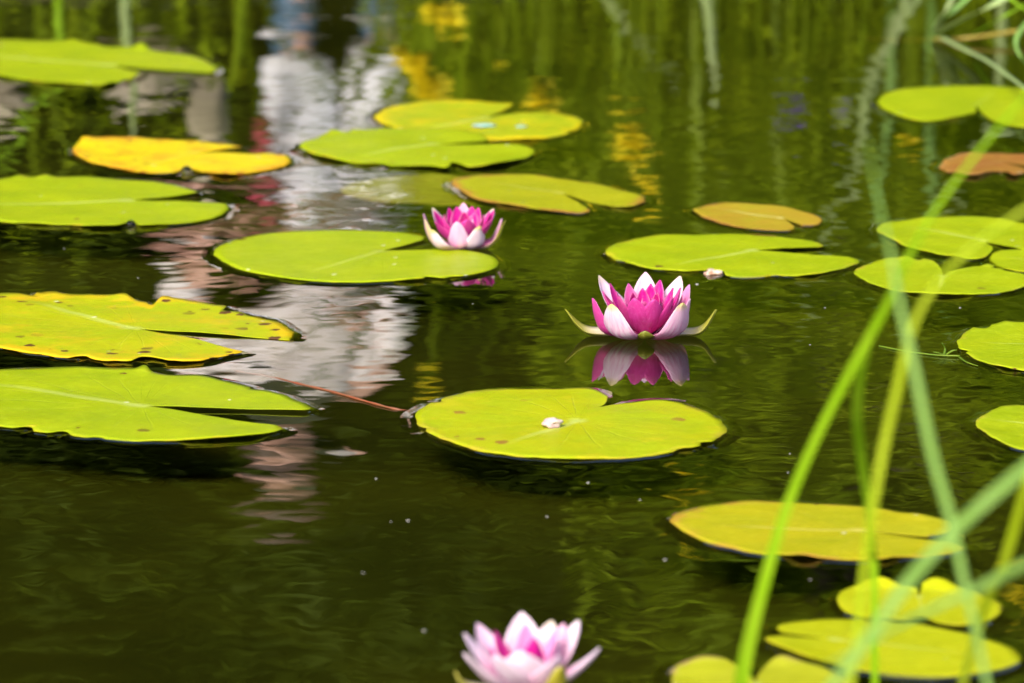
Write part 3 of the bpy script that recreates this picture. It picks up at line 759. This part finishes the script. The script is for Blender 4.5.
# ------------------------------------------------------------------ far bank, seen in the water's reflections
GR = blade_mat('bank_grass', (.14,.22,.003), (.22,.30,.006), .1)
def grass_field(name, n, x0, x1, y0, y1, h0, h1, mat, wfac=1.0, keep=None):
    bm = bmesh.new()
    for k in range(n):
        x = random.uniform(x0, x1); y = random.uniform(y0, y1)
        z = ground_z(x, y)
        if z < -.03 or (keep and random.random() > keep(x, y)): continue
        h = random.uniform(h0, h1)*(.7+.6*abs(noise.noise((x*1.3, y*1.3, 7))))
        a = random.uniform(0, 6.28); ln = random.uniform(.15, 1.5)*h
        w = random.uniform(.004, .009)*wfac; s = Vector((math.cos(a+1.57), math.sin(a+1.57), 0))*w
        if abs(s.x) < w*.5: s = Vector((w*.8, s.y, 0))
        d = Vector((math.cos(a), math.sin(a), 0))
        b = Vector((x, y, z-.02))
        pts = [b, b+Vector((0,0,h*.45))+d*ln*.2, b+Vector((0,0,h*.8))+d*ln*.55, b+Vector((0,0,h))+d*ln]
        L_ = [bm.verts.new(p-s*f) for p, f in zip(pts, (.8,1,.7,.1))]; R_ = [bm.verts.new(p+s*f) for p, f in zip(pts, (.8,1,.7,.1))]
        for i in range(3): bm.faces.new((L_[i], R_[i], R_[i+1], L_[i+1]))
    o = obj(name, bm, mat); struct(o, 'stuff')
    return tag(o, 'tall green grass covering the bank', 'grass')
lane = lambda x, y: .04 if -.068 < x/y < -.022 else 1.0
dens = lambda x, y: (.03 + .97*sstep(-.35, .0, x + (y-7)*.03))*lane(x, y)
grass_field('bank_grass', 6500, -4, 4, 6.85, 8.8, .25, .95, GR, 1.0, dens)
grass_field('meadow_grass', 6000, -6, 6, 8.4, 11.5, .3, .9, GR, 1.6, lambda x, y: (.02+.98*sstep(-.5, .2, x))*lane(x, y))
WEED = simple_mat('bank_weeds', (.17,.25,.002), (.28,.36,.005), 5, .6, .08, transl=.25)
bm = bmesh.new()
for k in range(85000):
    x = random.uniform(-3.6, 3.6); y = 6.95 + 1.5*random.random()**1.3
    if random.random() > dens(x, y): continue
    hmax = (.28+.5*sstep(7.0, 8.2, y))*(.6+1.1*abs(noise.noise((x*1.6, y*1.6, 2)))+.4*sstep(-.2, .8, x))
    p = Vector((x, y, ground_z(x, y) + hmax*random.random()**.8))
    l = random.uniform(.012, .03); d = Vector((random.gauss(0,1), random.gauss(0,1), random.gauss(.3,.7))).normalized(); u = d.orthogonal().normalized()*l*.32
    u = Matrix.Rotation(random.random()*6.28, 3, d) @ u
    bm.faces.new([bm.verts.new(q) for q in (p-d*l, p+u, p+d*l, p-u)])
o = struct(obj('bank_weeds', bm, WEED, smooth=False), 'stuff'); tag(o, 'leafy green weeds growing low along the bank', 'weeds')
def bank_reed(pts, Y, w, mat, label):
    path = catmull([mirrored(a, b, Y) for a, b in pts], 6)
    foot = path[0].copy(); foot.z = ground_z(foot.x, Y)-.03
    if path[0].z > foot.z+.05: path = [foot, foot.lerp(path[0], .5)]+path
    n = len(path); bm = bmesh.new()
    blade(bm, path, [max(.002, w*(1-.75*i/(n-1))) for i in range(n)])
    return tag(obj('bank_reed', bm, mat), label, 'reed', 'reeds on the far bank')
bank_reed([(918,0),(892,37),(869,76),(834,127)], 6.5, .016, BL_PALE, 'pale reed of the far bank whose reflection leans left in the upper right')
bank_reed([(905,10),(869,78),(863,129),(854,169),(836,199),(815,255),(800,300)], 6.7, .020, BL_PALE, 'long pale reed of the far bank mirrored down to the wide green pad')
bank_reed([(706,-10),(710,20),(713,60),(715,95)], 6.7, .026, BL_PALE, 'short pale reed of the far bank mirrored near the top')
bank_reed([(600,-8),(640,40),(680,80)], 6.8, .012, BL_PALE, 'thin reed of the far bank leaning right')
bank_reed([(243,-10),(240,30),(235,70),(228,100)], 6.7, .030, GR, 'broad green reed of the far bank on the left')
bank_reed([(126,30),(132,70),(134,105),(132,150)], 6.7, .020, BL_PALE, 'pale upright reed of the far bank at the left')
bank_reed([(60,70),(40,105),(10,150),(-10,170)], 6.7, .016, BL_BRIGHT, 'green reed of the far bank leaning away to the left')
bank_reed([(1000,90),(985,130),(950,200),(900,280)], 6.8, .018, BL_PALE, 'pale reed of the far bank near the right edge')
bank_reed([(890,100),(880,170),(875,250)], 6.9, .020, BL_DULL, 'dull upright reed of the far bank on the right')
bank_reed([(930,150),(935,220),(950,300)], 6.9, .022, BL_DULL, 'dull reed of the far bank bending right')

def flower_plant(px, py, Y, r, mats, label, group, cat):
    top = mirrored(px, py, Y)
    g = Vector((top.x, Y, ground_z(top.x, Y)-.02))
    t = thing(cat.replace(' ', '_'), label, cat, g, group)
    bm = bmesh.new(); tube(bm, catmull([Vector((0,0,0)), Vector((.01,0,(top.z-g.z)*.5)), top-g], 4), .003, 5); obj('stem', bm, GR, t)
    bm = bmesh.new()
    for k in range(14):
        a = random.random()*6.28; e = random.uniform(-.3, 1.2); d = Vector((math.cos(a)*math.cos(e), math.sin(a)*math.cos(e), math.sin(e)))
        c = top-g + d*r*.5; s = d.orthogonal().normalized()*r*.35; u = d.cross(s).normalized()*r*.35
        v = [bm.verts.new(c-d*r*.5), bm.verts.new(c+s), bm.verts.new(c+d*r*.6), bm.verts.new(c-s), bm.verts.new(c+u*.4)]
        for q in ((0,1,4),(1,2,4),(2,3,4),(3,0,4)): bm.faces.new([v[i] for i in q])
    obj('blossom', bm, mats, t)
    return t
YF = simple_mat('yellow_petal', (.93,.76,.01), (.95,.82,.02), 40, .5, transl=.3)
PF = simple_mat('purple_petal', (.16,.07,.42), (.22,.10,.50), 40, .5, transl=.3)
for (x, y, r) in ((436,8,.030),(448,16,.030),(400,48,.022),(415,56,.026),(424,68,.026),(430,82,.030),(427,90,.02),(540,88,.022),(545,104,.026),(536,100,.02),(626,128,.024),(634,142,.030),(622,140,.02),(641,183,.022),(650,190,.018),(910,131,.018),(905,128,.014),(500,62,.012)):
    flower_plant(x, y, 6.72, r*1.25, YF, 'yellow flowering plant on the far bank, mirrored in the upper water', 'yellow flowers on the far bank', 'yellow flower')
for (x, y, r) in ((690,520,.03),(680,512,.03),(1022,595,.04),(1015,580,.03),(430,370,.03),(700,545,.025)):
    flower_plant(x, y, 8.0, r, YF, 'tall yellow flowering plant standing behind the bank grass', 'tall yellow flowers behind the bank grass', 'yellow flower')
for (x, y, r) in ((784,112,.018),(798,108,.020),(842,122,.018)):
    flower_plant(x, y, 6.72, r*.85, PF, 'purple flowering plant on the far bank grass, mirrored in the upper right water', 'purple flowers on the far bank', 'purple flower')

# pale dry tussocks and stones on the bare left part of the bank
ROCK = simple_mat('rock', (.34,.30,.20), (.22,.19,.13), 14, .85)
for (px, py, Y, r, sq, lb) in ((207,112,7.1,.055,(.6,.5,1.6),'upright pale stone on the bare left bank'), (-5,95,7.1,.07,(1,.6,.9),'low pale stone at the left end of the bank'), (150,70,7.3,.09,(1.2,.7,.6),'flat brownish stone on the left bank')):
    c = mirrored(px, py, Y); b = blobm(r, sq, 3, .5, px); o = obj('bank_stone', b, ROCK); o.location = (c.x, Y, max(c.z, ground_z(c.x, Y)+r*sq[2]*.4)); tag(o, lb, 'stone', 'stones on the far bank')

# the person on the far bank, mirrored in the left half of the pond
PX, PY = -.48, 11.0
PZ = ground_z(PX, PY)
SKIN = simple_mat('skin', (.62,.38,.29), (.56,.33,.24), 30, .5)
WHT = simple_mat('white_cotton', (.93,.93,.96), (.88,.89,.95), 12, .8)
BEI = simple_mat('beige_knit', (.80,.76,.74), (.72,.66,.60), 12, .9)
BLUE = simple_mat('blue_rubber', (.05,.10,.17), (.06,.12,.20), 12, .4)
REDM = simple_mat('red_cloth', (.42,.06,.09), (.34,.05,.07), 20, .8)
HAIRM = simple_mat('hair', (.06,.03,.02), (.10,.05,.03), 60, .5)
per = thing('person', 'person in white trousers, blue boots and beige top standing on the far bank', 'person', (PX, PY, PZ))
def skinned(name, joints, edges, mat, parent, sub=2):
    me = bpy.data.meshes.new(name); me.from_pydata([j[:3] for j in joints], edges, []); me.materials.append(mat)
    o = bpy.data.objects.new(name, me); COL.objects.link(o); o.parent = parent
    m = o.modifiers.new('skin', 'SKIN'); m.use_smooth_shade = True
    for i, j in enumerate(joints): me.skin_vertices[0].data[i].radius = (j[3], j[3]*(j[4] if len(j) > 4 else 1)); me.skin_vertices[0].data[i].use_root = (i == 0)
    s = o.modifiers.new('sub', 'SUBSURF'); s.levels = sub; s.render_levels = sub
    return o
lean = -.13
J = [(0,0,.92,.14,.75),(0,0,1.06,.12,.75),(lean*.6,-.01,1.20,.15,.7),(lean,-.02,1.31,.09,.8),(lean-.01,-.03,1.38,.055),(lean-.03,-.06,1.45,.075,1.1),(lean-.05,-.07,1.54,.085,1.1),
     (lean-.19,-.02,1.28,.055),(lean-.32,-.06,1.10,.042),(lean-.24,-.20,.95,.032),
     (lean+.17,-.02,1.28,.055),(lean+.29,-.06,1.10,.042),(lean+.20,-.22,1.06,.032),
     (-.10,0,.86,.09),(-.11,-.02,.48,.058),(-.12,.01,.09,.04),(-.12,-.14,.04,.035),
     (.10,0,.86,.09),(.12,-.02,.48,.058),(.13,.01,.09,.04),(.14,-.14,.04,.035)]
E = [(0,1),(1,2),(2,3),(3,4),(4,5),(5,6),(3,7),(7,8),(8,9),(3,10),(10,11),(11,12),(0,13),(13,14),(14,15),(15,16),(0,17),(17,18),(18,19),(19,20)]
for hx, base in ((9, J[9]), (12, J[12])):                      # hands: palm and five fingers
    d = Vector(J[hx][:3])-Vector(J[hx-1][:3]); d.normalize(); s = Vector((1,0,0)) - d*d.x; s.normalize()
    w = Vector(J[hx][:3]); palm = w+d*.055; J.append((*palm, .026)); pi_ = len(J)-1; E.append((hx, pi_))
    for k, (off, ln) in enumerate(((-.030,.055),(-.011,.072),(.007,.078),(.024,.066))):
        a = palm+s*off+d*.02; b = a+d*ln*.5; c = b+d*ln*.5+Vector((0,0,-.012))
        i0 = len(J); J += [(*a,.010),(*b,.009),(*c,.008)]; E += [(pi_,i0),(i0,i0+1),(i0+1,i0+2)]
    a = w+d*.025-s*.03; b = a+d*.03-s*.015; i0 = len(J); J += [(*a,.011),(*b,.009)]; E += [(pi_,i0),(i0,i0+1)]
skinned('body', J, E, SKIN, per)
skinned('trousers', [(0,0,.93,.165,.78),(-.105,0,.82,.125),(-.108,-.02,.5,.112),(-.115,0,.30,.108),(.105,0,.82,.125),(.112,-.02,.5,.112),(.12,0,.30,.108)], [(0,1),(1,2),(2,3),(0,4),(4,5),(5,6)], WHT, per)
skinned('top', [(lean*.4,-.01,1.12,.185,.75),(0,0,.98,.19,.75),(0,0,.86,.20,.78),(lean*.7,-.02,1.20,.17,.75),(lean-.20,-.03,1.17,.08),(lean-.32,-.06,1.08,.075),(lean-.27,-.16,.99,.06),(lean+.18,-.03,1.18,.08),(lean+.29,-.06,1.09,.075),(lean+.23,-.18,1.06,.055)], [(0,1),(1,2),(0,3),(3,4),(4,5),(5,6),(3,7),(7,8),(8,9)], BEI, per)
SHAWL = simple_mat('dark_wool', (.03,.04,.02), (.05,.05,.03), 14, .9)
skinned('shawl', [(lean*.9,-.02,1.29,.16,.75),(lean-.02,-.025,1.37,.10,.85),(lean-.19,-.03,1.265,.085),(lean+.17,-.03,1.265,.085)], [(0,1),(0,2),(0,3)], SHAWL, per)
for s in (-1, 1): skinned('boot', [(s*.125,.01,.36,.075),(s*.125,.01,.12,.065),(s*.13,0,.05,.055),(s*.135,-.13,.045,.05)], [(0,1),(1,2),(2,3)], BLUE, per, 1)
h = bmesh.new(); bmesh.ops.create_icosphere(h, subdivisions=3, radius=.105)
for v in h.verts:
    v.co = Vector((v.co.x*.95, v.co.y, v.co.z*1.05)) + Vector((lean-.04,-.035,1.535))
    if v.co.y < -.08: v.co.y = -.08 + (v.co.y+.08)*.2
obj('hair', h, HAIRM, per)
for s in (-1, 1):
    e = blobm(.009, (1,.6,.8), 2, 0); 
    for v in e.verts: v.co += Vector((lean-.04+s*.03, -.155, 1.50))
    obj('eye', e, HAIRM, per)
b = blobm(.10, (.30,.7,1.5), 3, .25, 2)
rb = obj('bag', b, REDM); rb.location = (PX-.20, PY-.22, PZ+.66); tag(rb, 'red cloth bag hanging beside the person on the far bank', 'bag', 'bags')
b = blobm(.10, (1.9,.9,.95), 3, .25, 5)
rb = obj('bag', b, simple_mat('brown_leather', (.24,.12,.08), (.30,.16,.11), 12, .6)); rb.location = (PX-.34, PY-.12, PZ+.86); tag(rb, 'brown leather bag slung at the side of the person on the far bank', 'bag', 'bags')

# shrubs and trees beyond the bank
LEAFD = simple_mat('dark_leaves', (.034,.058,.002), (.066,.098,.004), 3, .6, .08, transl=.2)
LEAFM = simple_mat('mid_leaves', (.13,.21,.003), (.20,.28,.006), 3, .6, .08, transl=.25)
BARK = simple_mat('bark', (.06,.045,.03), (.11,.085,.06), 30, .9)
def make_tree(label, h, rx, nleaf, mat, low, cat='tree', group=None, lsize=.05):
    t = thing('leafy_'+cat, label, cat, (0,0,0), group)
    bm = bmesh.new(); limbs = []
    tube(bm, [Vector((0,0,-.1)), Vector((.05,0,h*.3)), Vector((0,.05,h*.7)), Vector((.03,0,h*.93))], [.05*h/2, .038*h/2, .02*h/2, .006], 8)
    for k in range(9):
        a = k*2.4; z = h*(.15+.07*k); e = Vector((math.cos(a)*rx*.75, math.sin(a)*rx*.75, z+h*.14)); s = Vector((0,0,z))
        tube(bm, [s, s.lerp(e,.5)+Vector((0,0,.05*h)), e], [.018*h/2,.012*h/2,.004], 6); limbs.append(e)
    obj('trunk', bm, BARK, t)
    clumps = []
    for k in range(46):
        a = random.random()*6.28; f = random.random(); z = h*(low+(1-low)*f)
        rr = rx*math.sqrt(max(.05, 1-(abs(f-.38)/.66)**2))*random.uniform(.45, 1.0)
        clumps.append((Vector((math.cos(a)*rr, math.sin(a)*rr, z)), rx*random.uniform(.18, .34)))
    bm = bmesh.new()
    for k in range(nleaf):
        c, r = random.choice(clumps)
        d = Vector((random.gauss(0,1), random.gauss(0,1), random.gauss(0,.8))); d.normalize()
        p = c+d*r*random.random()**.4
        s = Vector((random.gauss(0,1), random.gauss(0,1), random.gauss(0,.5))).normalized()*lsize*random.uniform(.7,1.4); u = s.orthogonal().normalized()*lsize*.6
        u = Matrix.Rotation(random.random()*3, 3, s.normalized()) @ u
        v = [bm.verts.new(q) for q in (p-s, p+u, p+s, p-u)]; bm.faces.new(v)
    obj('crown', bm, mat, t, smooth=False)
    return t
dk = make_tree('dark leafy tree beyond the far bank, mirrored as dark water', 5.5, 1.7, 26000, LEAFD, .0, group='dark trees beyond the far bank', lsize=.075)
md = make_tree('mid green bush behind the bank grass on the right', 2.6, 1.0, 9000, LEAFM, .0, 'bush', 'bushes behind the bank grass', lsize=.05)
first = True
for (x, y, s, r) in ((-3.2,13.6,1,0),(-1.9,14.4,1.1,1.2),(-.7,14,1,4.4),(.5,14.8,1.05,2.1),(1.8,14.2,1.0,5.5),(3.0,14.6,1.05,3),(-2.4,16.6,1.3,2),(0,17,1.3,.8),(2.4,16.8,1.3,3.7),(5.2,14.2,1,4),(-5.6,13.6,1,5),(-7.8,12.6,1,.5),(7.4,13.2,1.05,1.5)):
    if first: dk.location = (x, y, ground_z(x,y)); dk.rotation_euler.z = r; first = False
    else: dup(dk, (x, y, ground_z(x,y)), r, scale=s)
first = True
for (x, y, s, r) in ((.9,11.4,1,0),(2.3,11.0,.9,1.3),(3.9,10.6,1.0,2.2),(1.7,12.4,1.15,3.3),(5.4,10.4,.9,.7)):
    if first: md.location = (x, y, ground_z(x,y)); md.rotation_euler.z = r; first = False
    else: dup(md, (x, y, ground_z(x,y)), r, scale=s)
